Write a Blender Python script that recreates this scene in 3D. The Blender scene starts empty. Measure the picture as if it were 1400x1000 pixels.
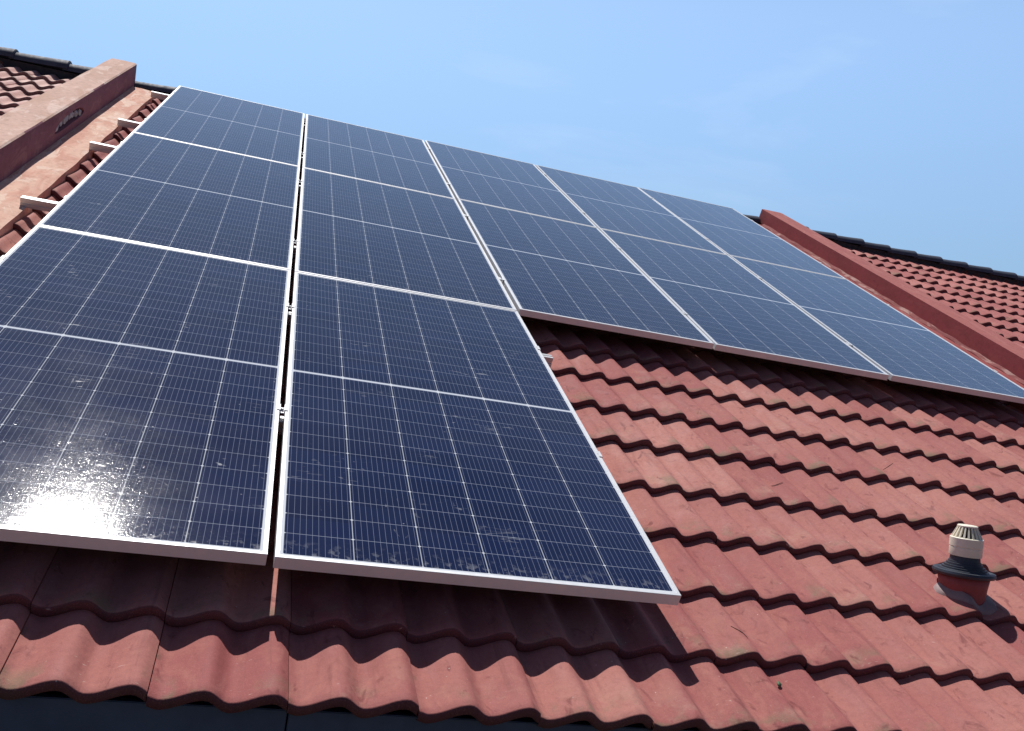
import bpy, bmesh, math, random
from mathutils import Matrix, Vector
random.seed(7)
SC = bpy.context.scene
COL = SC.collection
# roof frame: u along the ridge (to the right), v up the slope, n out of the panel plane (n=0 is the top of the panels)
TH = math.radians(25.0)
RM = Matrix(((1, 0, 0), (0, math.cos(TH), -math.sin(TH)), (0, math.sin(TH), math.cos(TH))))
RM4 = RM.to_4x4()
def R2W(u, v, n): return RM @ Vector((u, v, n))

# ------------------------------------------------------------------ camera
cam = bpy.data.cameras.new('camera'); co = bpy.data.objects.new('camera', cam); COL.objects.link(co)
right = Vector((0.95480544, -0.1729689, 0.24171954)); down = Vector((0.15374449, -0.40858939, -0.89967624)); fwd = Vector((0.25438005, 0.89617882, -0.36353036))
cw = [RM @ right, RM @ (-down), RM @ (-fwd)]
m = Matrix((cw[0], cw[1], cw[2])).transposed().to_4x4()
m.translation = R2W(-0.14868214, -1.8916756, 1.38632292)
co.matrix_world = m
cam.sensor_width = 36; cam.lens = 36 * 1210.526 / 1400
cam.shift_x = 34.3 / 1400; cam.shift_y = -11.3 / 1400
cam.clip_start = 0.02; cam.clip_end = 2000
SC.camera = co

# ------------------------------------------------------------------ sky and sun
SUN = (RM @ Vector((-0.15, 0.768, 0.635))).normalized()
el = math.asin(SUN.z); az = math.atan2(SUN.x, SUN.y)
w = bpy.data.worlds.new('World'); SC.world = w; w.use_nodes = True
nt = w.node_tree; N = nt.nodes; L = nt.links
bg = N['Background']; bg.inputs['Strength'].default_value = 0.15
sky = N.new('ShaderNodeTexSky'); sky.sky_type = 'NISHITA'; sky.sun_disc = False
sky.sun_elevation = el; sky.sun_rotation = az; sky.air_density = 1.0; sky.dust_density = 0.35; sky.ozone_density = 1.1
tc = N.new('ShaderNodeTexCoord')
mp = N.new('ShaderNodeMapping'); mp.inputs['Scale'].default_value = (1.2, 1.2, 5.0)
nz = N.new('ShaderNodeTexNoise'); nz.inputs['Scale'].default_value = 2.1; nz.inputs['Detail'].default_value = 7; nz.inputs['Roughness'].default_value = 0.55; nz.inputs['Distortion'].default_value = 0.4
rp = N.new('ShaderNodeMapRange'); rp.inputs['From Min'].default_value = 0.54; rp.inputs['From Max'].default_value = 0.9; rp.inputs['To Max'].default_value = 0.35
mx = N.new('ShaderNodeMixRGB'); mx.inputs['Color2'].default_value = (6.2, 6.6, 7.2, 1)
L.new(tc.outputs['Generated'], mp.inputs['Vector']); L.new(mp.outputs[0], nz.inputs['Vector']); L.new(nz.outputs[0], rp.inputs['Value'])
L.new(rp.outputs[0], mx.inputs['Fac']); L.new(sky.outputs[0], mx.inputs['Color1']); 
# the sky is brightest low down on the sun's side and a deeper, darker blue behind the camera and overhead
sx = N.new('ShaderNodeSeparateXYZ'); L.new(tc.outputs['Generated'], sx.inputs[0])
gy = N.new('ShaderNodeMapRange'); gy.interpolation_type = 'SMOOTHSTEP'; L.new(sx.outputs[1], gy.inputs['Value'])
for k_, x_ in (('From Min', -0.35), ('From Max', 0.55), ('To Min', 0.40), ('To Max', 1.12)): gy.inputs[k_].default_value = x_
gz = N.new('ShaderNodeMapRange'); gz.interpolation_type = 'SMOOTHSTEP'; L.new(sx.outputs[2], gz.inputs['Value'])
for k_, x_ in (('From Min', 0.42), ('From Max', 0.9), ('To Min', 1.0), ('To Max', 0.32)): gz.inputs[k_].default_value = x_
gm = N.new('ShaderNodeMath'); gm.operation = 'MULTIPLY'; L.new(gy.outputs[0], gm.inputs[0]); 
gl = N.new('ShaderNodeMapRange'); gl.interpolation_type = 'SMOOTHSTEP'; L.new(sx.outputs[2], gl.inputs['Value'])
for k_, x_ in (('From Min', 0.05), ('From Max', 0.44), ('To Min', 0.62), ('To Max', 1.12)): gl.inputs[k_].default_value = x_
g2 = N.new('ShaderNodeMath'); g2.operation = 'MULTIPLY'; L.new(gz.outputs[0], g2.inputs[0]); L.new(gl.outputs[0], g2.inputs[1]); L.new(g2.outputs[0], gm.inputs[1])
gx = N.new('ShaderNodeVectorMath'); gx.operation = 'SCALE'; 
tf = N.new('ShaderNodeMapRange'); L.new(sx.outputs[1], tf.inputs['Value'])
for k_, x_ in (('From Min', -0.4), ('From Max', 0.45), ('To Min', 1.0), ('To Max', 0.0)): tf.inputs[k_].default_value = x_
tm_ = N.new('ShaderNodeMixRGB'); tm_.blend_type = 'MULTIPLY'; tm_.inputs['Color2'].default_value = (0.95, 0.76, 1.10, 1)
L.new(tf.outputs[0], tm_.inputs['Fac']); L.new(mx.outputs[0], tm_.inputs['Color1']); 
lt = N.new('ShaderNodeMapRange'); L.new(sx.outputs[2], lt.inputs['Value'])
for k_, x_ in (('From Min', 0.05), ('From Max', 0.5), ('To Min', 1.0), ('To Max', 0.25)): lt.inputs[k_].default_value = x_
lm = N.new('ShaderNodeMixRGB'); lm.blend_type = 'MULTIPLY'; lm.inputs['Color2'].default_value = (0.84, 0.975, 1.04, 1)
L.new(lt.outputs[0], lm.inputs['Fac']); L.new(tm_.outputs[0], lm.inputs['Color1']); 
hz = N.new('ShaderNodeMixRGB'); hz.inputs['Fac'].default_value = 0.30; hz.inputs['Color2'].default_value = (2.45, 3.75, 5.4, 1)
L.new(lm.outputs[0], hz.inputs['Color1']); L.new(hz.outputs[0], gx.inputs[0]); L.new(gm.outputs[0], gx.inputs['Scale'])
L.new(gx.outputs[0], bg.inputs['Color'])
sl = bpy.data.lights.new('sun', 'SUN'); sl.energy = 4.6; sl.angle = math.radians(0.53); sl.color = (1.0, 0.96, 0.92)
so = bpy.data.objects.new('sun', sl); COL.objects.link(so); so.rotation_euler = SUN.to_track_quat('Z', 'Y').to_euler()
vs = SC.view_settings; vs.view_transform = 'Standard'; vs.look = 'None'; vs.gamma = 1; vs.exposure = 0.0

# ------------------------------------------------------------------ helpers
def link(name, me, mat=None, parent=None, smooth=False):
    o = bpy.data.objects.new(name, me); COL.objects.link(o)
    if mat: me.materials.append(mat)
    if smooth:
        for p in me.polygons: p.use_smooth = True
    if parent: o.parent = parent
    return o
def mesh(name, vs_, fs_, mat=None, parent=None, smooth=False):
    me = bpy.data.meshes.new(name); me.from_pydata([tuple(v) for v in vs_], [], fs_); me.update()
    return link(name, me, mat, parent, smooth)
def frombm(name, bm, mat=None, parent=None, smooth=False):
    me = bpy.data.meshes.new(name); bm.to_mesh(me); bm.free()
    return link(name, me, mat, parent, smooth)
def box(bm, x0, x1, y0, y1, z0, z1, bev=0.0, mi=0):
    b2 = bmesh.new()
    bmesh.ops.create_cube(b2, size=1.0, matrix=Matrix.Translation(((x0 + x1) / 2, (y0 + y1) / 2, (z0 + z1) / 2)) @ Matrix.Diagonal((x1 - x0, y1 - y0, z1 - z0, 1)))
    if bev: bmesh.ops.bevel(b2, geom=b2.edges[:], offset=bev, segments=2, affect='EDGES')
    for f in b2.faces: f.material_index = mi
    me = bpy.data.meshes.new('t'); b2.to_mesh(me); b2.free(); bm.from_mesh(me); bpy.data.meshes.remove(me)
def lathe(bm, prof, seg=32, cx=0, cy=0, cap=True):
    rings = []
    for r, z in prof:
        rings.append([bm.verts.new((cx + r * math.cos(2 * math.pi * i / seg), cy + r * math.sin(2 * math.pi * i / seg), z)) for i in range(seg)])
    for a, b in zip(rings, rings[1:]):
        for i in range(seg): bm.faces.new((a[i], a[(i + 1) % seg], b[(i + 1) % seg], b[i]))
    if cap:
        bm.faces.new(rings[-1]); bm.faces.new(rings[0][::-1])
def empty(name, label, cat, mat4, group=None):
    o = bpy.data.objects.new(name, None); COL.objects.link(o); o.matrix_world = mat4
    o.empty_display_size = 0.1; o['label'] = label; o['category'] = cat
    if group: o['group'] = group
    return o
def roofmat(u, v, n): return Matrix.Translation(R2W(u, v, n)) @ RM4

# ------------------------------------------------------------------ materials
def newmat(name, rough=0.8, metal=0.0, color=(0.5, 0.5, 0.5), spec=0.5):
    mt = bpy.data.materials.new(name); mt.use_nodes = True
    b = mt.node_tree.nodes['Principled BSDF']
    b.inputs['Base Color'].default_value = (*color, 1); b.inputs['Roughness'].default_value = rough
    b.inputs['Metallic'].default_value = metal; b.inputs['Specular IOR Level'].default_value = spec
    return mt, mt.node_tree.nodes, mt.node_tree.links, b
class G:
    """small node-graph writer"""
    def __init__(s, N, L): s.N, s.L = N, L
    def put(s, inp, v):
        if hasattr(v, 'is_linked'): s.L.new(v, inp)
        else: inp.default_value = v
    def math(s, op, a, b=0.0, c=0.0, clamp=False):
        n = s.N.new('ShaderNodeMath'); n.operation = op; n.use_clamp = clamp
        for i, v in enumerate((a, b, c)): s.put(n.inputs[i], v)
        return n.outputs[0]
    def noise(s, vec, scale, detail=4, rough=0.55, dist=0.0):
        n = s.N.new('ShaderNodeTexNoise'); n.inputs['Scale'].default_value = scale; n.inputs['Detail'].default_value = detail
        n.inputs['Roughness'].default_value = rough; n.inputs['Distortion'].default_value = dist
        if vec is not None: s.L.new(vec, n.inputs['Vector'])
        return n.outputs[0]
    def vor(s, vec, scale):
        n = s.N.new('ShaderNodeTexVoronoi'); n.inputs['Scale'].default_value = scale; s.L.new(vec, n.inputs['Vector']); return n.outputs['Distance']
    def mapr(s, v, a, b, c=0.0, d=1.0, smooth=True):
        n = s.N.new('ShaderNodeMapRange'); n.interpolation_type = 'SMOOTHSTEP' if smooth else 'LINEAR'
        s.L.new(v, n.inputs['Value'])
        for k, x in zip(('From Min', 'From Max', 'To Min', 'To Max'), (a, b, c, d)): n.inputs[k].default_value = x
        return n.outputs[0]
    def mix(s, f, a, b, mode='MIX'):
        n = s.N.new('ShaderNodeMixRGB'); n.blend_type = mode
        s.put(n.inputs[0], f)
        for i, v in ((1, a), (2, b)):
            if isinstance(v, tuple): n.inputs[i].default_value = (*v, 1)
            else: s.L.new(v, n.inputs[i])
        return n.outputs[0]
    def scale(s, vec, sc, loc=(0, 0, 0)):
        n = s.N.new('ShaderNodeMapping'); n.inputs['Scale'].default_value = sc; n.inputs['Location'].default_value = loc; s.L.new(vec, n.inputs['Vector']); return n.outputs[0]
    def bump(s, h, strength, dist, b, chain=None):
        n = s.N.new('ShaderNodeBump'); n.inputs['Strength'].default_value = strength; n.inputs['Distance'].default_value = dist
        s.L.new(h, n.inputs['Height'])
        if chain is not None: s.L.new(chain, n.inputs['Normal'])
        s.L.new(n.outputs[0], b.inputs['Normal']); return n.outputs[0]
    def objco(s): return s.N.new('ShaderNodeTexCoord').outputs['Object']
    def attr(s, nm):
        n = s.N.new('ShaderNodeAttribute'); n.attribute_name = nm; return n

def tile_material(name, base, pale, red, seed):
    mt, N, L, b = newmat(name, 0.8, spec=0.22); g = G(N, L); oc = g.objco()
    sh = g.scale(oc, (1, 1, 1), (seed, seed * 2, 0))
    at = g.attr('tile'); sp = N.new('ShaderNodeSeparateXYZ'); L.new(at.outputs['Vector'], sp.inputs[0]); rnd, tv, tw = sp.outputs
    big = g.noise(sh, 1.3, 3); mid = g.noise(g.scale(sh, (1.6, 0.7, 1)), 9, 5, 0.6, 0.6); fine = g.noise(sh, 60, 6, 0.7); grit = g.noise(sh, 420, 2, 0.6)
    c = g.mix(g.mapr(big, 0.35, 0.65), base, pale)
    c = g.mix(g.mapr(rnd, 0.1, 1.0, 0, 0.9), c, red)
    c = g.mix(g.mapr(mid, 0.42, 0.72, 0, 0.6), c, pale)
    c = g.mix(g.mapr(fine, 0.42, 0.68, 0, 0.26), c, tuple(x * 0.6 for x in base))
    c = g.mix(g.mapr(g.noise(g.scale(sh, (34, 3.0, 1), (1, 6, 0)), 1.0, 5, 0.6, 0.6), 0.52, 0.72, 0, 0.48), c, tuple(x * 0.62 for x in base))
    c = g.mix(g.math('MULTIPLY', g.mapr(g.noise(g.scale(sh, (1, 1, 1), (7, 7, 0)), 4.5, 6, 0.7), 0.54, 0.68, 0, 0.6), g.mapr(tv, 0.0, 0.6, 0.8, 0.15)), c, (0.50, 0.29, 0.22))
    # grey-green growth close to the lower edge and along the side lap of some tiles
    ln = g.noise(g.scale(sh, (1, 1, 1), (5, 3, 0)), 7, 5, 0.65)
    edge = g.mapr(tv, 0.02, 0.34, 1, 0)
    lich = g.math('MULTIPLY', g.mapr(ln, 0.50, 0.66), edge)
    c = g.mix(g.math('MULTIPLY', lich, 0.72), c, (0.20, 0.165, 0.10))
    lap = g.math('MULTIPLY', g.mapr(tw, 0.0, 0.06, 1, 0), g.mapr(g.noise(g.scale(sh, (1, 1, 1), (9, 1, 0)), 11, 4), 0.5, 0.62))
    c = g.mix(g.math('MULTIPLY', lap, 0.6), c, (0.13, 0.09, 0.06))
    c = g.mix(g.mapr(tv, 0.0005, 0.008, 0.85, 0), c, (0.085, 0.028, 0.038))   # shade of the lower edge faces, put into the tile colour
    c = g.mix(g.mapr(grit, 0.50, 0.72, 0, 0.22), c, tuple(x * 1.45 for x in pale))
    # darker patches and worn scuffs
    c = g.mix(g.mapr(g.noise(g.scale(sh, (1.4, 0.8, 1), (2, 8, 0)), 16, 5, 0.6, 0.8), 0.58, 0.72, 0, 0.6), c, tuple(x * 0.5 for x in red))
    sc = g.noise(g.scale(sh, (1, 3.2, 1), (4, 4, 0)), 23, 3, 0.5, 2.0)
    c = g.mix(g.mapr(sc, 0.70, 0.76, 0, 0.55), c, (0.62, 0.45, 0.38))
    # bare specks
    vo = g.vor(g.scale(sh, (1, 1, 1), (3, 3, 3)), 30)
    c = g.mix(g.math('MULTIPLY', g.mapr(vo, 0.0, 0.07, 1, 0), g.mapr(g.noise(sh, 5, 2), 0.5, 0.6)), c, (0.75, 0.66, 0.58))
    L.new(c, b.inputs['Base Color'])
    L.new(g.mapr(mid, 0.3, 0.7, 0.66, 0.88), b.inputs['Roughness'])
    ch = g.bump(g.noise(sh, 14, 3), 0.5, 0.004, b)
    ch = g.bump(fine, 0.5, 0.0018, b, ch)
    g.bump(grit, 0.6, 0.0009, b, ch)
    return mt
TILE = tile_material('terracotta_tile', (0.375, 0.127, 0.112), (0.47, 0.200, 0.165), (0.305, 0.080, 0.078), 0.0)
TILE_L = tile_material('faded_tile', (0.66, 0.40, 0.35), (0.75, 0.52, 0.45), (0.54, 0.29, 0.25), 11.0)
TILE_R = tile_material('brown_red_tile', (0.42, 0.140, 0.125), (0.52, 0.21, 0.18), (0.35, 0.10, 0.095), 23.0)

def plain_material(name, col, rough, metal=0.0, spec=0.5, var=0.15, sc=20, bump=0.0, stretch=(1, 1, 1)):
    mt, N, L, b = newmat(name, rough, metal, col, spec); g = G(N, L); oc = g.scale(g.objco(), stretch)
    n1 = g.noise(oc, sc, 5, 0.6); n2 = g.noise(oc, sc * 0.17, 3)
    c = g.mix(g.mapr(n1, 0.35, 0.7, 0, var), col, tuple(x * 0.5 for x in col))
    c = g.mix(g.mapr(n2, 0.4, 0.7, 0, var), c, tuple(min(1, x * 1.3 + 0.01) for x in col))
    L.new(c, b.inputs['Base Color'])
    L.new(g.mapr(n1, 0.3, 0.7, max(0, rough - 0.06), min(1, rough + 0.08)), b.inputs['Roughness'])
    if bump: g.bump(n1, 0.6, bump, b)
    return mt
ALU = plain_material('anodised_aluminium', (0.80, 0.80, 0.80), 0.45, 0.25, var=0.08, sc=30)
RAILM = plain_material('mill_aluminium', (0.62, 0.62, 0.62), 0.45, 0.6, var=0.15, sc=40, stretch=(0.2, 1, 1))
STEEL = plain_material('stainless_bolt', (0.5, 0.5, 0.5), 0.3, 0.9, sc=80)
BACK = plain_material('dark_backsheet', (0.03, 0.03, 0.035), 0.5)
BOXM = plain_material('black_junction_plastic', (0.02, 0.02, 0.02), 0.5)
RIDGE = plain_material('dark_slate_ridge', (0.04, 0.047, 0.075), 0.7, sc=25, var=0.5, bump=0.002)
DECK = plain_material('roof_underlay', (0.03, 0.025, 0.03), 0.9)
FASCIA = plain_material('dark_blue_fascia_paint', (0.045, 0.068, 0.125), 0.5, var=0.4, sc=12, bump=0.0008)
WALLM = plain_material('painted_render', (0.42, 0.36, 0.30), 0.85, sc=9, bump=0.002)
PVC = plain_material('cream_pvc', (0.88, 0.81, 0.64), 0.5, var=0.15, sc=45)
INNER = plain_material('dark_inside', (0.06, 0.055, 0.05), 0.8)
RUBBER = plain_material('grey_blue_rubber', (0.03, 0.036, 0.052), 0.5, var=0.5, sc=35, bump=0.0005)
REDP = plain_material('red_painted_collar', (0.30, 0.055, 0.05), 0.6, var=0.4, sc=30, bump=0.001)
SILIC = plain_material('smeared_grey_sealant', (0.27, 0.18, 0.17), 0.6, var=0.4, sc=40, bump=0.003)
RUBBLE = plain_material('grey_rubble', (0.45, 0.46, 0.48), 0.9, var=0.8, sc=60, bump=0.004)
TWIG = plain_material('dry_twig', (0.09, 0.045, 0.03), 0.9, sc=90)
LEAFM = plain_material('green_leaf', (0.07, 0.14, 0.06), 0.6, sc=90)

def plaster(name, base, stain, light, seed, bump=0.004):
    mt, N, L, b = newmat(name, 0.88, spec=0.25); g = G(N, L); oc = g.scale(g.objco(), (1, 1, 1), (seed, 0, seed))
    a = g.noise(g.scale(oc, (1.5, 0.5, 1)), 5, 5, 0.6, 0.5); c2 = g.noise(oc, 28, 6, 0.7); c3 = g.noise(g.scale(oc, (1, 0.35, 1), (3, 3, 3)), 9, 5, 0.6, 1.0)
    c = g.mix(g.mapr(a, 0.38, 0.64), base, stain)
    c = g.mix(g.mapr(c3, 0.53, 0.60, 0, 0.75), c, light)
    c = g.mix(g.mapr(c2, 0.45, 0.7, 0, 0.4), c, tuple(x * 0.55 for x in stain))
    L.new(c, b.inputs['Base Color'])
    ch = g.bump(a, 0.6, bump * 2, b); g.bump(c2, 0.6, bump * 0.5, b, ch)
    return mt
CAP_L = plaster('weathered_pink_render', (0.66, 0.43, 0.34), (0.56, 0.35, 0.26), (0.76, 0.57, 0.48), 1.0)
FACE_L = plaster('shaded_salmon_render', (0.28, 0.11, 0.135), (0.24, 0.09, 0.11), (0.33, 0.15, 0.16), 2.0)  # the wall's render with its shade mixed in, for the side faces
SLAB_L = plaster('patched_salmon_mortar', (0.78, 0.50, 0.38), (0.66, 0.34, 0.25), (0.86, 0.66, 0.53), 3.0, 0.005)
CAP_R = plaster('red_painted_render', (0.42, 0.14, 0.12), (0.38, 0.12, 0.11), (0.45, 0.17, 0.145), 4.0, 0.0015)
FACE_R = plaster('deep_red_paint', (0.34, 0.075, 0.075), (0.30, 0.07, 0.07), (0.36, 0.09, 0.085), 5.0, 0.0015)
SLAB_R = plaster('red_painted_mortar', (0.34, 0.085, 0.085), (0.30, 0.075, 0.07), (0.40, 0.13, 0.12), 6.0, 0.004)
JOINT = plaster('ragged_grey_pink_mortar', (0.30, 0.11, 0.10), (0.26, 0.08, 0.08), (0.50, 0.32, 0.28), 7.0, 0.006)

PW, PH = 1.134, 2.279
MG = 0.0185; CWD = (PW - 2 * MG) / 6; RH = 0.0927; MIDG = PH - 2 * MG - 24 * RH
def cell_material():
    mt, N, L, b = newmat('solar_cells_under_glass', 0.15); g = G(N, L)
    oc = g.objco(); sp = N.new('ShaderNodeSeparateXYZ'); L.new(oc, sp.inputs[0]); x, y = sp.outputs[0], sp.outputs[1]
    oi = N.new('ShaderNodeObjectInfo'); rnd = oi.outputs['Random']
    off = N.new('ShaderNodeVectorMath'); off.operation = 'ADD'; L.new(oc, off.inputs[0])
    cmb = N.new('ShaderNodeCombineXYZ'); L.new(g.math('MULTIPLY', rnd, 37.0), cmb.inputs[0]); L.new(g.math('MULTIPLY', rnd, 91.0), cmb.inputs[1]); L.new(cmb.outputs[0], off.inputs[1]); ov = off.outputs[0]
    fx = g.math('MODULO', g.math('SUBTRACT', x, MG), CWD)                         # 0..CWD inside a cell
    dx = g.math('MINIMUM', fx, g.math('SUBTRACT', CWD, fx))
    ym = g.math('SUBTRACT', g.math('ABSOLUTE', g.math('SUBTRACT', y, PH / 2)), MIDG / 2)
    fy = g.math('MODULO', g.math('MAXIMUM', ym, 0.0), RH)
    dy = g.math('MINIMUM', fy, g.math('SUBTRACT', RH, fy))
    colline = g.mapr(dx, 0.0007, 0.0016, 1, 0)
    rowline = g.mapr(dy, 0.0006, 0.0013, 1, 0)
    dia = g.mapr(g.math('ADD', dx, dy), 0.0042, 0.0054, 1, 0)
    mid = g.math('LESS_THAN', ym, 0.0048 - MIDG / 2)
    out = g.math('MAXIMUM', g.math('GREATER_THAN', ym, 12 * RH - 0.0005), g.math('GREATER_THAN', g.math('ABSOLUTE', g.math('SUBTRACT', x, PW / 2)), PW / 2 - MG))
    bb = g.math('MODULO', g.math('ADD', fx, CWD / 22), CWD / 11)
    bus = g.mapr(g.math('MINIMUM', bb, g.math('SUBTRACT', CWD / 11, bb)), 0.0002, 0.0007, 1, 0)
    # cells differ a little from one another
    ci = g.math('FLOOR', g.math('DIVIDE', g.math('SUBTRACT', x, MG), CWD)); ri = g.math('FLOOR', g.math('DIVIDE', y, RH))
    wn = N.new('ShaderNodeTexWhiteNoise'); cm = N.new('ShaderNodeCombineXYZ'); L.new(ci, cm.inputs[0]); L.new(ri, cm.inputs[1]); L.new(rnd, cm.inputs[2]); L.new(cm.outputs[0], wn.inputs['Vector'])
    cell = g.mix(wn.outputs['Value'], (0.003, 0.008, 0.044), (0.005, 0.012, 0.058))
    c = g.mix(g.math('MULTIPLY', bus, 0.72), cell, (0.30, 0.34, 0.44))
    c = g.mix(g.math('MULTIPLY', rowline, 0.6), c, (0.42, 0.46, 0.55))
    wl = g.math('MAXIMUM', g.math('MAXIMUM', g.math('MULTIPLY', colline, 0.72), g.math('MULTIPLY', dia, 0.9)), g.math('MAXIMUM', mid, out))
    c = g.mix(wl, c, (0.72, 0.75, 0.78))
    # dust film, dried water streaks and bird-dropping specks
    film = g.noise(ov, 1.7, 4, 0.6); c = g.mix(g.mapr(film, 0.25, 0.75, 0.0, 0.018), c, (0.42, 0.42, 0.45))
    st = g.noise(g.scale(ov, (9, 30, 1)), 1.0, 4, 0.55, 1.4); patch = g.mapr(g.noise(ov, 3.3, 2), 0.48, 0.62)
    smear = g.math('MULTIPLY', g.mapr(st, 0.66, 0.74, 0, 0.38), patch)
    wv = g.noise(g.scale(ov, (26, 7, 1)), 1.0, 5, 0.65, 2.2); run = g.math('MULTIPLY', g.mapr(wv, 0.67, 0.74, 0, 0.32), g.mapr(y, 0.0, 1.0, 1.0, 0.25))
    vo = g.vor(g.scale(ov, (1, 1.6, 1)), 16); spk = g.math('MULTIPLY', g.mapr(vo, 0.02, 0.06, 0.55, 0), g.mapr(g.noise(ov, 6, 1), 0.53, 0.6))
    low = g.math('MULTIPLY', g.mapr(y, 0.0, 0.10, 0.26, 0), g.mapr(g.noise(ov, 38, 4, 0.6), 0.52, 0.64))
    wl2 = g.noise(g.scale(ov, (2.2, 15, 1)), 1.0, 4, 0.6, 0.6)
    thin = g.math('MULTIPLY', g.mapr(g.math('ABSOLUTE', g.math('SUBTRACT', wl2, 0.5)), 0.001, 0.007, 0.22, 0), g.mapr(g.noise(ov, 3.9, 3), 0.58, 0.68))
    smear = g.math('MAXIMUM', smear, thin)
    dirt = g.math('MAXIMUM', g.math('MAXIMUM', smear, run), g.math('MAXIMUM', spk, low))
    c = g.mix(dirt, c, (0.55, 0.56, 0.58))
    L.new(c, b.inputs['Base Color'])
    r = g.mapr(g.noise(ov, 6, 5, 0.65), 0.3, 0.7, 0.08, 0.11)
    L.new(g.math('ADD', r, g.math('MULTIPLY', dirt, 0.35)), b.inputs['Roughness'])
    b.inputs['Sheen Weight'].default_value = 0.03; b.inputs['Sheen Roughness'].default_value = 0.35
    b.inputs['IOR'].default_value = 1.37
    ch = g.bump(g.noise(g.scale(ov, (1, 1, 1)), 120, 3, 0.6), 0.25, 0.0002, b)
    ch = g.bump(g.noise(g.scale(ov, (60, 240, 1)), 1.0, 3, 0.6, 1.5), 0.35, 0.0004, b, ch)
    g.bump(g.noise(ov, 2.0, 1), 0.3, 0.002, b, ch)
    return mt
CELLS = cell_material()

# ------------------------------------------------------------------ ground
mt, N, L, b = newmat('dry_ground', 0.95); g = G(N, L); oc = g.objco()
c = g.mix(g.mapr(g.noise(oc, 0.15, 5), 0.4, 0.6), (0.09, 0.075, 0.055), (0.05, 0.065, 0.03)); c = g.mix(g.mapr(g.noise(oc, 6, 5), 0.4, 0.7, 0, 0.5), c, (0.13, 0.11, 0.09)); L.new(c, b.inputs['Base Color'])
GZ = -3.0
gr = mesh('ground', [(-600, -600, GZ), (600, -600, GZ), (600, 600, GZ), (-600, 600, GZ)], [(0, 1, 2, 3)], mt); gr['kind'] = 'structure'

# ------------------------------------------------------------------ roofs
NC = -0.124; AMP = 0.032; PITCH = 0.149; PH0 = -0.28
def ncv(v):
    pts = [(-0.40, -0.100), (0.0, -0.108), (0.7, -0.123), (9.0, -0.125)]
    for (a, x), (b_, y) in zip(pts, pts[1:]):
        if v <= b_: return x + (y - x) * max(0, (v - a) / (b_ - a))
    return -0.125
VN = [-0.370, -0.104, 0.206, 0.53, 0.853, 1.202, 1.531, 1.880, 2.221]
while VN[-1] < 6.75: VN.append(VN[-1] + 0.335)
VTOP = 6.93
def wave(u):
    t = ((u - PH0) / PITCH) % 1.0
    if t < 0.36: return AMP * (1 + math.cos(math.pi * t / 0.36)) / 2
    s = (t - 0.36) / 0.64
    return AMP * ((1 - math.cos(math.pi * s)) / 2 * 0.92 + s * 0.08)
SEAM = PH0 + 0.030; TW = 2 * PITCH; STEP = 0.031
def tiles(name, u_lo, u_hi, mat, parent, seg=14, seed=1):
    rg = random.Random(seed); V = []; F = []; A = []
    j0 = math.floor((u_lo - SEAM) / TW); j1 = math.ceil((u_hi - SEAM) / TW)
    for k, v0 in enumerate(VN):
        v1 = VN[k + 1] if k + 1 < len(VN) else VTOP
        wob = [rg.uniform(-1, 1) for _ in range(j1 - j0 + 2)]
        for j in range(j0, j1):
            ua, ub = SEAM + j * TW + 0.0009, SEAM + (j + 1) * TW - 0.0009
            uc = (ua + ub) / 2
            if uc < u_lo or uc > u_hi: continue
            dv = rg.uniform(-0.004, 0.004); dn = rg.uniform(-0.0018, 0.0018); rt = rg.uniform(-0.010, 0.010); tl = rg.uniform(-0.012, 0.012); r = rg.random()
            ov = 0.03
            ln = v1 + ov - v0
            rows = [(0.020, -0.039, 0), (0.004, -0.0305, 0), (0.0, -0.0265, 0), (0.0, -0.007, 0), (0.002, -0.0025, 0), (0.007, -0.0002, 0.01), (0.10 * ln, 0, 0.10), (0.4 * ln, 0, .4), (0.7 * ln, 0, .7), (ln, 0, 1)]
            base = len(V); ns = 2 * seg
            for (dvv, dnn, tv) in rows:
                for i in range(ns + 1):
                    u = ua + (ub - ua) * i / ns
                    x = (u - uc)
                    n = ncv(v0 + dvv) - AMP + wave(u) + dnn + dn + x * tl - STEP * min(1.0, dvv / (v1 - v0)) + 0.0008 * wob[j - j0]
                    if i == 0: n -= 0.0035
                    V.append((u + rt * 0.0, v0 + dvv + dv + x * rt, n)); A.append((r, tv, i / ns))
            nr = len(rows)
            for a in range(nr - 1):
                for i in range(ns):
                    p = base + a * (ns + 1) + i
                    F.append((p, p + 1, p + ns + 2, p + ns + 1))
            # side lips so that the laps have thickness
            for side in (0, ns):
                col = [base + a * (ns + 1) + side for a in range(2, nr)]
                low = []
                for q in col:
                    V.append((V[q][0], V[q][1], V[q][2] - 0.016)); A.append(A[q]); low.append(len(V) - 1)
                for a in range(len(col) - 1):
                    f = (col[a], col[a + 1], low[a + 1], low[a]); F.append(f if side == ns else f[::-1])
    o = mesh(name, V, F, mat, parent, True)
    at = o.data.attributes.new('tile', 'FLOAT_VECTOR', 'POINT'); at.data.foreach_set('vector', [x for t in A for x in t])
    o.data.set_sharp_from_angle(angle=math.radians(50))
    return o
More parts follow.
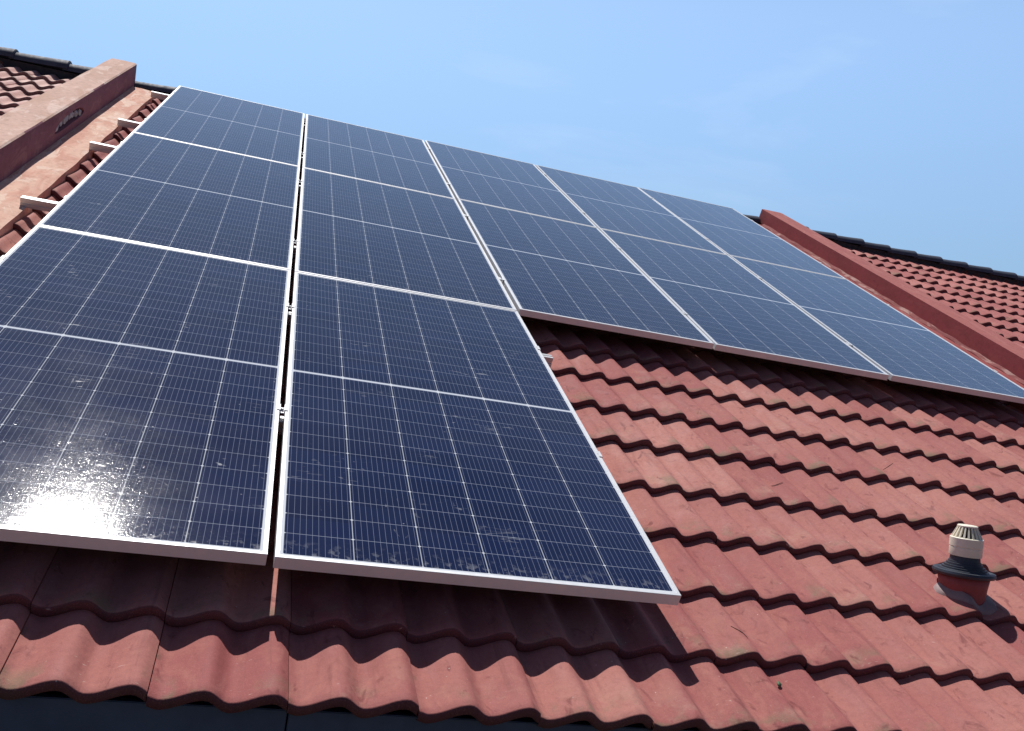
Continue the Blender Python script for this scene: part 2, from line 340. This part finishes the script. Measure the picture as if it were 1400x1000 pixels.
def ridge_cap(parent, u0, ln, v, n, mat, k=1.0):
    # a half round capping tile lying along the ridge, its left end lapping over the next one
    V = []; F = []; seg = 12; prof = [(-0.04, 0.112, -0.004), (ln * 0.5, 0.120, 0.002), (ln - 0.006, 0.130, 0.009), (ln, 0.126, 0.005)]
    for (du, r, dz) in prof:
        for i in range(seg + 1):
            a = math.radians(-4) + math.radians(188) * i / seg
            V.append((du, -r * k * math.cos(a), r * k * 0.76 * math.sin(a) + dz))
    for q in range(len(prof) - 1):
        for i in range(seg):
            p = q * (seg + 1) + i; F.append((p, p + seg + 1, p + seg + 2, p + 1))
    F.append(tuple(range(seg + 1))); F.append(tuple(range(len(V) - 1, len(V) - seg - 2, -1)))
    o = mesh('ridge_cap', V, F, mat, parent, True); o.data.set_sharp_from_angle(angle=math.radians(40))
    o.location = (u0, v, n); o.rotation_euler = (-TH, random.uniform(-.006, .006), random.uniform(-0.01, 0.01))
    return o
RIDGE_N = -0.135
def house(label, u_lo, u_hi, tmat, seg, seed, capstep, tile_lo, tile_hi):
    h = empty('row_house', label, 'house', roofmat(0, 0, 0))
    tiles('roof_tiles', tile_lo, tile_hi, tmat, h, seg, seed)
    bm = bmesh.new(); box(bm, u_lo, u_hi, VN[0] + 0.06, VTOP, -0.235, -0.195); frombm('roof_deck', bm, DECK, h)
    bm = bmesh.new(); box(bm, u_lo, u_hi, VTOP - 0.02, VTOP + 0.045, -0.20, -0.108); frombm('ridge_mortar', bm, RIDGE, h)
    # back slope, falling away behind the ridge
    V = []; F = []; nu = int((u_hi - u_lo) / (PITCH / 6)); rows = 14
    for r_ in range(rows + 1):
        for e in (0, 1):
            for i in range(nu + 1):
                u = u_lo + (u_hi - u_lo) * i / nu
                V.append((u, r_ * 0.33, (wave(u) if i not in (0, nu) else 0) - 0.022 * e * 1.0))
    W_ = nu + 1
    for r_ in range(rows):
        for i in range(nu):
            a = (2 * r_) * W_ + i; b2 = (2 * (r_ + 1) + 1) * W_ + i; F.append((a, a + 1, b2 + 1, b2))
            c2 = (2 * (r_ + 1)) * W_ + i; F.append((b2, b2 + 1, c2 + 1, c2))
    bs = mesh('back_roof', V, F, tmat, h, True)
    bs.location = (0, VTOP, NC - AMP); bs.rotation_euler = (-2 * TH, 0, 0)
    u = u_lo
    while u < u_hi - 0.1:
        ln = min(capstep, u_hi - u); ridge_cap(h, u, ln, VTOP + 0.02, RIDGE_N + random.uniform(-.004, .004) + (0.014 if u_hi < 0 else 0.006), RIDGE, 1.0 if u_hi < 0 else 0.82); u += capstep
    # fascia, soffit and walls are upright: undo the roof tilt
    iv = RM4.inverted()
    e = R2W(0, VN[0], ncv(VN[0]) - AMP - 0.02); rd = R2W(0, VTOP, NC)
    bm = bmesh.new(); xs = [u_lo]; x = u_lo
    while x < u_hi:
        nx = 0.055 + math.ceil((x - 0.055) / 3.6 + 1e-3) * 3.6
        nx = min(nx, u_hi); box(bm, x + 0.002, nx - 0.002, e.y + 0.03, e.y + 0.055, e.z - 0.27, e.z - 0.004, 0.002); x = nx
    o = frombm('fascia_board', bm, FASCIA, h); o.matrix_local = iv
    bm = bmesh.new(); box(bm, u_lo, u_hi, e.y + 0.056, e.y + 0.50, e.z - 0.26, e.z - 0.245); o = frombm('soffit', bm, FASCIA, h); o.matrix_local = iv
    yb = 2 * rd.y - e.y
    V = [(u_lo, e.y + .5, GZ), (u_hi, e.y + .5, GZ), (u_hi, yb - .5, GZ), (u_lo, yb - .5, GZ),
         (u_lo, e.y + .5, e.z + .02), (u_hi, e.y + .5, e.z + .02), (u_hi, yb - .5, e.z + .02), (u_lo, yb - .5, e.z + .02),
         (u_lo, rd.y, rd.z - 0.32), (u_hi, rd.y, rd.z - 0.32)]
    F = [(0, 1, 5, 4), (2, 3, 7, 6), (4, 5, 9, 8), (6, 7, 8, 9), (0, 4, 8, 7, 3), (1, 2, 6, 9, 5)]
    o = mesh('house_wall', V, F, WALLM, h); o.matrix_local = iv
    return h
UL0, UL1 = -1.76, -1.54; UR0, UR1 = 4.95, 5.205
house('middle row house whose dull red wavy tiles carry the solar panels, between both parapets', UL1, UR0, TILE, 14, 3, 0.36, UL1 - 0.02, UR0 + 0.02)
house('left row house with pale faded roof tiles and dark ridge, beyond the thick salmon parapet', -6.5, UL0, TILE_L, 12, 5, 0.44, -6.4, UL0 + 0.05)
house('right row house with small looking brownish red roof tiles beyond the red painted parapet', UR1, 12.0, TILE_R, 10, 8, 0.36, UR1 - 0.05, 12.0)

# ------------------------------------------------------------------ parapets
def uneven_sheet(u0, u1, v0, v1, top, bot, mat, name, parent, nu, nv, amp, edge_amp, seed, hole=None, sides='LR'):
    """closed long block running up the slope with a hand-floated uneven top; u1 side edge may wander"""
    rg = random.Random(seed)
    ph = [(rg.uniform(0, 6), rg.uniform(0.6, 7)) for _ in range(10)]
    def nzv(v, k): return sum(math.sin(v * f * (1 + .37 * k) + p_ + k * 1.7) for p_, f in ph[:6]) / 6
    V = []; F = []
    for a in range(nv + 1):
        v = v0 + (v1 - v0) * a / nv
        eL = edge_amp * nzv(v, 2) if 'l' in sides else 0; eR = edge_amp * nzv(v, 3) if 'r' in sides else 0
        ua, ub = u0 + eL, u1 + eR
        ring = [(ua, v, bot)] + [(ua + (ub - ua) * i / nu, v, top(i / nu, v) + amp * nzv(v, i * 0.9) * (1 if 0 < i < nu else .4)) for i in range(nu + 1)] + [(ub, v, bot)]
        V += ring
    R_ = nu + 3
    for a in range(nv):
        for i in range(R_ - 1):
            p = a * R_ + i; F.append((p, p + 1, p + R_ + 1, p + R_))
        F.append((a * R_ + R_ - 1, a * R_, (a + 1) * R_, (a + 1) * R_ + R_ - 1))
    F.append(tuple(range(R_))[::-1]); F.append(tuple(nv * R_ + i for i in range(R_)))
    F = [f[::-1] for f in F]
    o = mesh(name, V, F, mat, parent, True); o.data.set_sharp_from_angle(angle=math.radians(35)); return o

pl = empty('parapet_wall', 'thick salmon and maroon parapet with a broken hole in its side, left of the panels', 'parapet wall', roofmat(0, 0, 0))
VE0, VE1 = -0.42, 6.90
TOPL = 0.10
# the body: render cap on top, sides coloured as the same render in shade; the face towards the panels carries a hole
holeprof = [(4.13, -0.030, -0.024), (4.17, -0.036, 0.004), (4.25, -0.038, 0.024), (4.40, -0.037, 0.038), (4.60, -0.035, 0.044), (4.75, -0.033, 0.040), (4.85, -0.027, 0.024), (4.905, -0.014, -0.006)]
V = []; F = []
def addv(*a): V.append(a); return len(V) - 1
def quad(a, b_, c_, d): F.append((a, b_, c_, d))
UI, UO, BT = UL1, UL0, -0.30
nv = 60; allv = sorted(set([VE0 + (VE1 - VE0) * i / nv for i in range(nv + 1)] + [h[0] for h in holeprof]))
allv = [v for v in allv if not (4.13 < v < 4.905 and v not in [h[0] for h in holeprof])]
hd = {h[0]: h for h in holeprof}
rg = random.Random(5); rr = []
prev = None
for v in allv:
    wob = 0.0025 * math.sin(v * 3.1) + 0.002 * math.sin(v * 7.7 + 1)
    t = TOPL - 0.006 + wob
    if v in hd: lo, hi = hd[v][1], hd[v][2]
    else: lo = hi = -0.027
    cur = dict(b=addv(UI, v, BT), lo=addv(UI, v, lo), hi=addv(UI, v, hi), t=addv(UI + wob, v, t), t2=addv(UI - 0.010, v, t + 0.008), tm=addv((UI + UO) / 2, v, t + 0.010 + wob), o2=addv(UO + 0.010, v, t + 0.006), ot=addv(UO, v, t - 0.003), ob=addv(UO, v, BT), v=v)
    if v in hd:
        cur['li'] = addv(UI - 0.055, v, lo + 0.002); cur['hi_i'] = addv(UI - 0.055, v, hi - 0.002)
    if prev:
        quad(prev['b'], cur['b'], cur['lo'], prev['lo']); quad(prev['hi'], cur['hi'], cur['t'], prev['t'])
        inh = (v in hd and prev['v'] in hd)
        if not inh and hd.get(v, (0, 0, 0))[1:] == hd.get(prev['v'], (0, 0, 0))[1:]: pass
        elif not inh: F.append((prev['lo'], cur['lo'], cur['hi']) if v in hd else (prev['lo'], cur['lo'], prev['hi']))
        if inh:
            quad(prev['lo'], cur['lo'], cur['li'], prev['li']); quad(prev['hi_i'], cur['hi_i'], cur['hi'], prev['hi']); quad(prev['li'], cur['li'], cur['hi_i'], prev['hi_i'])
        quad(prev['t'], cur['t'], cur['t2'], prev['t2']); quad(prev['t2'], cur['t2'], cur['tm'], prev['tm']); quad(prev['tm'], cur['tm'], cur['o2'], prev['o2'])
        quad(prev['o2'], cur['o2'], cur['ot'], prev['ot']); quad(prev['ot'], cur['ot'], cur['ob'], prev['ob'])
    if v in (4.13, 4.905): F.append((cur['lo'], cur['hi'], cur['hi_i'], cur['li']))
    rr.append(cur); prev = cur
for c_, fl in ((rr[0], 1), (rr[-1], 0)):
    f = (c_['b'], c_['lo'], c_['hi'], c_['t'], c_['t2'], c_['tm'], c_['o2'], c_['ot'], c_['ob']); F.append(f if fl else f[::-1])
me = bpy.data.meshes.new('wall_body'); me.from_pydata(V, [], F); me.materials.append(FACE_L); me.materials.append(CAP_L); me.update()
for p in me.polygons:
    c_ = p.center
    p.material_index = 1 if (c_.z > TOPL - 0.004 and abs(p.normal.z) > 0.3) or c_.y > VE1 - 0.002 and False else 0
link('wall_body', me, None, pl)
# rubble inside the broken hole
bm = bmesh.new(); rg = random.Random(9)
for i in range(9):
    v = 4.20 + i * 0.078; n = -0.012 + 0.016 * math.sin((v - 4.15) / 0.75 * math.pi)
    b2 = bmesh.new(); bmesh.ops.create_icosphere(b2, subdivisions=2, radius=1)
    for q in b2.verts: q.co *= 1 + rg.uniform(-0.18, 0.18)
    bmesh.ops.transform(b2, matrix=Matrix.Translation((UI - 0.026 + rg.uniform(-.006, .010), v, n)) @ Matrix.Rotation(rg.uniform(-.5, .5), 4, 'X') @ Matrix.Diagonal((0.016, 0.028, 0.027, 1)), verts=b2.verts)
    tm = bpy.data.meshes.new('t'); b2.to_mesh(tm); b2.free(); bm.from_mesh(tm); bpy.data.meshes.remove(tm)
frombm('broken_rubble', bm, RUBBLE, pl)
uneven_sheet(UL1 - 0.004, -1.335, VE0 + .1, 6.80, lambda s, v: -0.088 - 0.012 * s ** 3, -0.20, SLAB_L, 'mortar_flashing', pl, 8, 160, 0.004, 0.010, 21, sides='r')

pr_ = empty('parapet_wall', 'smooth brick red painted parapet running up the roof right of the panels', 'parapet wall', roofmat(0, 0, 0))
uneven_sheet(UR0, UR1, VE0, 6.95, lambda s, v: 0.052 - 0.003 * (abs(2 * s - 1) > .95), -0.30, CAP_R, 'wall_body', pr_, 8, 90, 0.0015, 0.0, 33)
wb = pr_.children[0].data; wb.materials.append(FACE_R)
for p in wb.polygons:
    if abs(p.normal.x) > 0.7 or p.center.y > 6.949: p.material_index = 1
uneven_sheet(4.60, UR0 + 0.004, VE0 + .1, 6.85, lambda s, v: -0.105 + 0.006 * s, -0.20, SLAB_R, 'mortar_flashing', pr_, 8, 160, 0.003, 0.006, 41, sides='l')
uneven_sheet(4.925, UR0 + 0.003, VE0 + .12, 6.80, lambda s, v: -0.096 + 0.022 * s + 0.004 * math.sin(v * 23) * (s < .9), -0.13, JOINT, 'ragged_mortar_joint', pr_, 5, 260, 0.004, 0.014, 45, sides='l')

# ------------------------------------------------------------------ solar panels
GC, GR12, GR23 = 0.0133, 0.0109, 0.0056
BN = {0: 0.0, 1: -0.0184, 2: -0.0103, 3: 0.0}
CF = [(0.0067, -0.0055, -0.0019), (-0.0079, -0.0145, -0.0018), (0.0008, 0.0100, -0.0014), (-0.0012, 0.0010, -0.0031), (0.0060, 0.0091, 0.0036)]
def bendn(v):
    x = min(max(v / PH, 0), 3); k = min(int(x), 2); return BN[k] * (1 - (x - k)) + BN[k + 1] * (x - k)
def P3(c, u, v):
    du, dv, a = CF[c]; uc, vc = (c - 1) * (PW + GC) + PW / 2, 1.5 * PH
    return Vector((uc + (u - uc) * math.cos(a) - (v - vc) * math.sin(a) + du, vc + (u - uc) * math.sin(a) + (v - vc) * math.cos(a) + dv, bendn(v)))
def col_u(c): return (c - 1) * (PW + GC) - (0.02 if c == 0 else 0)
FT = 0.0115; FH = 0.035
def make_panel():
    p = bpy.data.objects.new('solar_panel', None); COL.objects.link(p); p.empty_display_size = 0.1
    bm = bmesh.new()
    box(bm, 0, PW, 0, FT, -FH, 0, 0.0008); box(bm, 0, PW, PH - FT, PH, -FH, 0, 0.0008)
    box(bm, 0.0002, FT, FT, PH - FT, -FH + 0.0002, -0.0002, 0.0008); box(bm, PW - FT, PW - 0.0002, FT, PH - FT, -FH + 0.0002, -0.0002, 0.0008)
    box(bm, FT, 0.032, FT, PH - FT, -FH + 0.001, -FH + 0.003); box(bm, PW - 0.032, PW - FT, FT, PH - FT, -FH + 0.001, -FH + 0.003)
    frombm('frame', bm, ALU, p)
    bm = bmesh.new(); box(bm, FT, PW - FT, FT, PH - FT, -0.007, -0.0018)
    frombm('glass', bm, CELLS, p)
    bm = bmesh.new(); box(bm, FT + .002, PW - FT - .002, FT + .002, PH - FT - .002, -0.0085, -0.0075); frombm('backsheet', bm, BACK, p)
    for i in (-1, 0, 1):
        bm = bmesh.new(); box(bm, PW / 2 + i * .35 - .03, PW / 2 + i * .35 + .03, PH / 2 - .04, PH / 2 + .04, -0.026, -0.0086, .003)
        frombm('junction_box', bm, BOXM, p)
    return p
proto = make_panel()
def copy_tree(o, parent=None):
    c = o.copy(); COL.objects.link(c); c.parent = parent
    for ch in o.children: copy_tree(ch, c)
    return c
colname = ['leftmost', 'second', 'third', 'fourth', 'rightmost']
LAB = {(0, 0): 'dusty solar panel with the bright sun glare, lowest of the leftmost column',
       (0, 1): 'dusty solar panel in the middle of the leftmost column, above the one with glare',
       (0, 2): 'solar panel topmost of the leftmost column, at the top left corner by the ridge',
       (1, 0): 'deep blue solar panel lowest of the second column, its right edge over sunlit tiles',
       (1, 1): 'solar panel in the middle of the second column, above the deep blue lowest one',
       (1, 2): 'solar panel topmost of the second column from the left',
       (2, 1): 'lower solar panel of the third column, its bottom edge starting beside the deep blue panel',
       (2, 2): 'upper solar panel of the third column from the left',
       (3, 1): 'lower solar panel of the fourth column, its bottom edge over shaded tiles',
       (3, 2): 'upper solar panel of the fourth column from the left',
       (4, 1): 'lower solar panel of the rightmost column, nearest the photo\'s right edge by the red parapet',
       (4, 2): 'upper solar panel of the rightmost column, nearest the far end of the red parapet'}
first = True
for c in range(5):
    for r in range(3):
        if (c, r) not in LAB: continue
        v0 = [0, PH + GR12, 2 * PH + GR12 + GR23][r]
        u0 = col_u(c)
        a = P3(c, u0, v0); bb_ = P3(c, u0 + PW, v0); cc = P3(c, u0, v0 + PH)
        X = (bb_ - a).normalized(); Y = (cc - a); Y = (Y - X * Y.dot(X)).normalized(); Z = X.cross(Y)
        M3 = Matrix((X, Y, Z)).transposed().to_4x4(); M3.translation = a
        p = proto if first else copy_tree(proto); first = False
        p.matrix_world = RM4 @ M3
        p['label'] = LAB[(c, r)]; p['category'] = 'solar panel'; p['group'] = 'solar panels laid on the roof'

# ------------------------------------------------------------------ mounting rails and clamps
def rail_n(v): return bendn(v) - FH - 0.0015
def rail(u0, u1, v0, v1, label):
    ln = math.hypot(u1 - u0, v1 - v0); n0, n1 = rail_n(v0), rail_n(v1)
    A_ = Vector((u0, v0, n0)); X = (Vector((u1, v1, n1)) - A_).normalized(); Z = Vector((0, 0, 1)); Y = Z.cross(X).normalized(); Z = X.cross(Y)
    M3 = Matrix((X, Y, Z)).transposed().to_4x4(); M3.translation = A_
    e = empty('mounting_rail', label, 'mounting rail', RM4 @ M3, 'aluminium rails under the panels')
    prof = [(-.02, -.048), (.02, -.048), (.02, -.030), (.016, -.028), (.016, -.020), (.02, -.018), (.02, -.001), (.019, 0), (.005, 0), (.005, -.007), (-.005, -.007), (-.005, 0), (-.019, 0), (-.02, -.001), (-.02, -.018), (-.016, -.020), (-.016, -.028), (-.02, -.030)]
    V = [(x, y, z) for x in (0, ln) for y, z in prof]; k = len(prof)
    F = [(i, (i + 1) % k, k + (i + 1) % k, k + i) for i in range(k)] + [tuple(range(k))[::-1], tuple(range(k, 2 * k))]
    F = [f[::-1] for f in F]
    o = mesh('channel', V, F, RAILM, e)
    x = 0.32
    while x < ln:
        bm = bmesh.new(); box(bm, x - .015, x + .015, .0205, .0245, -.085, -.006, .0005); box(bm, x - .015, x + .015, -.03, .0245, -.091, -.0855, .0005); box(bm, x - .015, x + .015, -.034, -.030, -.135, -.0865, .0005)
        frombm('roof_hook', bm, STEEL, e); x += 1.2
    return e
rails = [(0.80, 0.80, -1.36, 1.15, 'bottom aluminium rail under the lowest two panels, above the eave tiles'),
         (1.79, 1.79, -1.36, 1.205, 'aluminium rail whose short end sticks out right of the deep blue lower panel'),
         (2.78, 2.74, -1.361, 4.60, 'aluminium rail with the longest, nearest end sticking out over the left tiles'),
         (4.20, 3.96, -1.345, 4.60, 'aluminium rail whose end sticks out second nearest on the left side'),
         (5.07, 5.00, -1.34, 4.60, 'aluminium rail whose end sticks out third from the front on the left side'),
         (6.47, 6.38, -1.332, 4.60, 'aluminium rail nearest the ridge with its end by the dark ridge cap')]
for va, vb, ua, ub, lb in rails: rail(ua, ub, va, vb, lb)
def mk_clamp(w_, kind):
    p = bpy.data.objects.new('panel_clamp', None); COL.objects.link(p); p.empty_display_size = .03
    bm = bmesh.new()
    if kind == 'mid':
        box(bm, -w_ / 2 - .009, -w_ / 2 + .003, -.02, .02, 0.0004, .0032, .0006); box(bm, w_ / 2 - .003, w_ / 2 + .009, -.02, .02, 0.0004, .0032, .0006)
        box(bm, -w_ / 2 + .001, w_ / 2 - .001, -.0195, .0195, -.012, -.009, .0004)
        box(bm, -w_ / 2 + .001, -w_ / 2 + .003, -.0195, .0195, -.009, .0012); box(bm, w_ / 2 - .003, w_ / 2 - .001, -.0195, .0195, -.009, .0012)
    else:
        box(bm, -.010, .003, -.02, .02, 0.0004, .003, .0006); box(bm, .001, .004, -.0195, .0195, -.034, .0015, .0004); box(bm, .004, .026, -.0195, .0195, -.034, -.031, .0004)
    frombm('bracket', bm, ALU, p)
    bm = bmesh.new(); cx = 0 if kind == 'mid' else .014; z0 = -.009 if kind == 'mid' else -.031
    lathe(bm, [(.0055, z0), (.0055, z0 + .007), (.0045, z0 + .008)], 6, cx); frombm('bolt', bm, STEEL, p)
    return p
def rail_v(k, u):
    va, vb, ua, ub, _ = rails[k]; return va + (vb - va) * (u - ua) / (ub - ua)
g1 = P3(1, 0, 2).x - P3(0, col_u(0) + PW, 2).x
protoA = mk_clamp(g1, 'mid'); protoB = mk_clamp(GC, 'mid'); protoE = mk_clamp(0, 'end'); used = set()
ordn = ['first', 'second', 'third', 'fourth', 'fifth', 'sixth']
def place(pr0, u, v, flip, lab, grp):
    p = pr0 if pr0.name not in used else copy_tree(pr0); used.add(pr0.name)
    M3 = Matrix.Translation((u, v, bendn(v))) @ (Matrix.Rotation(math.pi, 4, 'Z') if flip else Matrix.Identity(4))
    p.matrix_world = RM4 @ M3; p['label'] = lab; p['category'] = 'clamp'; p['group'] = grp
gapn = ['in the dark gap beside the leftmost panel column', 'between the second and third panel columns', 'between the third and fourth panel columns', 'between the fourth and rightmost panel columns']
for gi in range(4):
    ks = range(6) if gi == 0 else range(2, 6)
    for q, k in enumerate(ks):
        uu = col_u(gi) + PW; v = rail_v(k, uu)
        a = P3(gi, col_u(gi) + PW, v); b_ = P3(gi + 1, col_u(gi + 1), v)
        if k == 0: v = 0.81
        place(protoA if gi == 0 else protoB, (a.x + b_.x) / 2, v, False, '%s silver clamp up from the bottom %s' % (ordn[q], gapn[gi]), 'clamps between the panel columns')
for k in range(6):
    u = col_u(0); v = rail_v(k, u); a = P3(0, u, v)
    place(protoE, a.x, v, True, '%s end clamp up from the bottom on the outer left panel edge' % ordn[k], 'end clamps along the outer edges')
for k in (0, 1):
    u = col_u(1) + PW; a = P3(1, u, rail_v(k, u)); place(protoE, a.x, a.y, False, '%s end clamp on the free right edge of the deep blue panel' % ('lower' if k == 0 else 'upper'), 'end clamps along the outer edges')
for q, k in enumerate(range(2, 6)):
    u = col_u(4) + PW; a = P3(4, u, rail_v(k, u)); place(protoE, a.x, a.y, False, '%s end clamp up the right edge of the array facing the red parapet' % ordn[q], 'end clamps along the outer edges')

# ------------------------------------------------------------------ vent pipe
vp = empty('vent_pipe', 'cream slotted vent cap on a dark rubber collar standing in the red tiles at right', 'roof vent', Matrix.Translation(R2W(2.450, 0.342, -0.138)) @ Matrix.Rotation(math.radians(-2.5), 4, 'Y') @ Matrix.Scale(0.90, 4))
Z0 = 0.093
bm = bmesh.new(); lathe(bm, [(0.078, -0.09), (0.082, -0.02), (0.088, 0.03), (0.097, Z0 - 0.012)], 40); frombm('red_base', bm, REDP, vp, True)
bm = bmesh.new()
lathe(bm, [(0.100, Z0 - 0.020), (0.112, Z0 - 0.017), (0.116, Z0 - 0.008), (0.113, Z0 + 0.001), (0.105, Z0 + 0.003), (0.092, Z0 - 0.002), (0.088, Z0 + 0.005), (0.083, Z0 + 0.006), (0.082, Z0 + 0.013), (0.075, Z0 + 0.0135), (0.074, Z0 + 0.021), (0.067, Z0 + 0.0215), (0.066, Z0 + 0.030), (0.061, Z0 + 0.0305), (0.060, Z0 + 0.038), (0.0565, Z0 + 0.0385), (0.055, Z0 + 0.052), (0.052, Z0 + 0.066)], 48)
o = frombm('rubber_collar', bm, RUBBER, vp, True); o.data.set_sharp_from_angle(angle=math.radians(38))
C0 = Z0 + 0.058
bm = bmesh.new()
lathe(bm, [(0.0525, C0), (0.0595, C0 + .001), (0.0605, C0 + 0.004), (0.0605, C0 + 0.034), (0.0590, C0 + 0.0355), (0.0590, C0 + 0.0375), (0.0615, C0 + 0.039), (0.0615, C0 + 0.072), (0.0590, C0 + 0.0745), (0.053, C0 + .0755)], 48)
capo = frombm('vent_cap', bm, PVC, vp, True); capo.data.set_sharp_from_angle(angle=math.radians(40))
bm = bmesh.new()
H1, H2 = C0 + 0.075, C0 + 0.118; nf = 20
for i in range(nf):
    a = 2 * math.pi * i / nf
    b2 = bmesh.new(); wd = 0.0036
    vs8 = [(.048, -wd, H1), (.0575, -wd, H1), (.0575, wd, H1), (.048, wd, H1), (.026, -wd * .7, H2), (.0365, -wd * .7, H2), (.0365, wd * .7, H2), (.026, wd * .7, H2)]
    vv = [b2.verts.new(Matrix.Rotation(a, 3, 'Z') @ Vector(q)) for q in vs8]
    for f in ((0, 3, 2, 1), (4, 5, 6, 7), (0, 1, 5, 4), (1, 2, 6, 5), (2, 3, 7, 6), (3, 0, 4, 7)): b2.faces.new([vv[x] for x in f])
    tm = bpy.data.meshes.new('t'); b2.to_mesh(tm); b2.free(); bm.from_mesh(tm); bpy.data.meshes.remove(tm)
lathe(bm, [(0.038, H2 - .001), (0.0375, H2 + 0.004), (0.034, H2 + 0.0065), (0.01, H2 + 0.0075)], 40)
frombm('slotted_grille', bm, PVC, capo)
bm = bmesh.new(); lathe(bm, [(0.044, H1 - .005), (0.024, H2 - .002)], 32); frombm('inner_pipe', bm, INNER, capo)
# sealant smeared over the tiles round the base
V = []; F = []; nr, ns = 7, 40; rg = random.Random(3)
rad = [1 + 0.16 * math.sin(i * 2 * math.pi / ns * 2 + 2.3) + 0.07 * math.sin(i * 2 * math.pi / ns * 5) + rg.uniform(-.04, .04) for i in range(ns)]
for k in range(nr):
    for i in range(ns):
        a = 2 * math.pi * i / ns; r = 0.058 + (0.088 * rad[i] - 0.058) * k / (nr - 1)
        u, v = 2.447 + r * math.cos(a), 0.325 + r * math.sin(a) * 1.1
        kk = max(q for q in range(len(VN)) if VN[q] <= v); fr = (v - VN[kk]) / (VN[kk + 1] - VN[kk])
        n = ncv(v) - AMP + wave(u) - STEP * fr + 0.006 + 0.018 * (1 - k / (nr - 1)) - (0.012 if k == nr - 1 else 0)
        V.append((u - 2.447, v - 0.325, n + 0.135))
for k in range(nr - 1):
    for i in range(ns):
        F.append((k * ns + i, k * ns + (i + 1) % ns, (k + 1) * ns + (i + 1) % ns, (k + 1) * ns + i))
F = [f[::-1] for f in F]
o = mesh('sealant', V, F, SILIC, None, True); o.parent = vp; o.matrix_world = roofmat(2.447, 0.325, -0.135)
o.matrix_parent_inverse = Matrix.Identity(4); o.matrix_local = vp.matrix_world.inverted() @ roofmat(2.447, 0.325, -0.135)

# ------------------------------------------------------------------ twigs and a leaf on the tiles
def surf_n(u, v):
    kk = max(q for q in range(len(VN)) if VN[q] <= v); fr = (v - VN[kk]) / (VN[kk + 1] - VN[kk]); return ncv(v) - AMP + wave(u) - STEP * fr
def twig(u, v, ln, ang, lab, mat=TWIG, r=0.0013):
    e = roofmat(u, v, 0); V = []; F = []; n = 9; sg = 6; rg = random.Random(int(u * 1000))
    bx = rg.uniform(.1, .25)
    for i in range(n):
        t = i / (n - 1) - .5; du = ln * t * math.cos(ang) - ln * bx * (t * t) * math.sin(ang); dv = ln * t * math.sin(ang) + ln * bx * t * t * math.cos(ang)
        z = surf_n(u + du, v + dv) + r * 1.2; rr_ = r * (1.15 - abs(t))
        for k in range(sg):
            a = 2 * math.pi * k / sg
            V.append((du - math.sin(ang) * rr_ * math.cos(a), dv + math.cos(ang) * rr_ * math.cos(a), z + rr_ * math.sin(a)))
    for i in range(n - 1):
        for k in range(sg): F.append((i * sg + k, i * sg + (k + 1) % sg, (i + 1) * sg + (k + 1) % sg, (i + 1) * sg + k))
    F += [tuple(range(sg))[::-1], tuple((n - 1) * sg + k for k in range(sg))]
    o = mesh('twig', V, F, mat, None, True); o.matrix_world = e; o['label'] = lab; o['category'] = 'twig'; o['group'] = 'twigs lying on the tiles'
for a in ((1.36, 0.0, 0.06, -0.9, 'curled dry twig on the tiles right of the deep blue panel corner'),
          (1.50, 0.50, 0.05, -0.4, 'pale thin twig lying by a tile edge, level with the deep blue panel'),
          (2.82, 1.33, 0.08, 0.5, 'small dark twig high on the tiles left above the vent'),
          (2.05, 1.02, 0.05, 0.1, 'short dark twig in the middle of the open tiles')):
    twig(*a)
V = [(0, 0, 0), (.006, .007, .003), (.016, .009, .004), (.027, .002, .001), (.016, -.006, .003), (.006, -.005, .002), (.010, .001, .0065), (.019, .001, .006)]
F = [(0, 6, 1), (1, 6, 7, 2), (2, 7, 3), (3, 7, 4), (4, 7, 6, 5), (5, 6, 0)]
lf = mesh('leaf', V, F, LEAFM, None, True); lf.modifiers.new('s', 'SOLIDIFY').thickness = 0.0006
lf.matrix_world = roofmat(1.41, -0.185, surf_n(1.41, -.185) + .004) @ Matrix.Rotation(1.1, 4, 'Z')
lf['label'] = 'tiny green leaf lying on the lowest course of tiles'; lf['category'] = 'leaf'
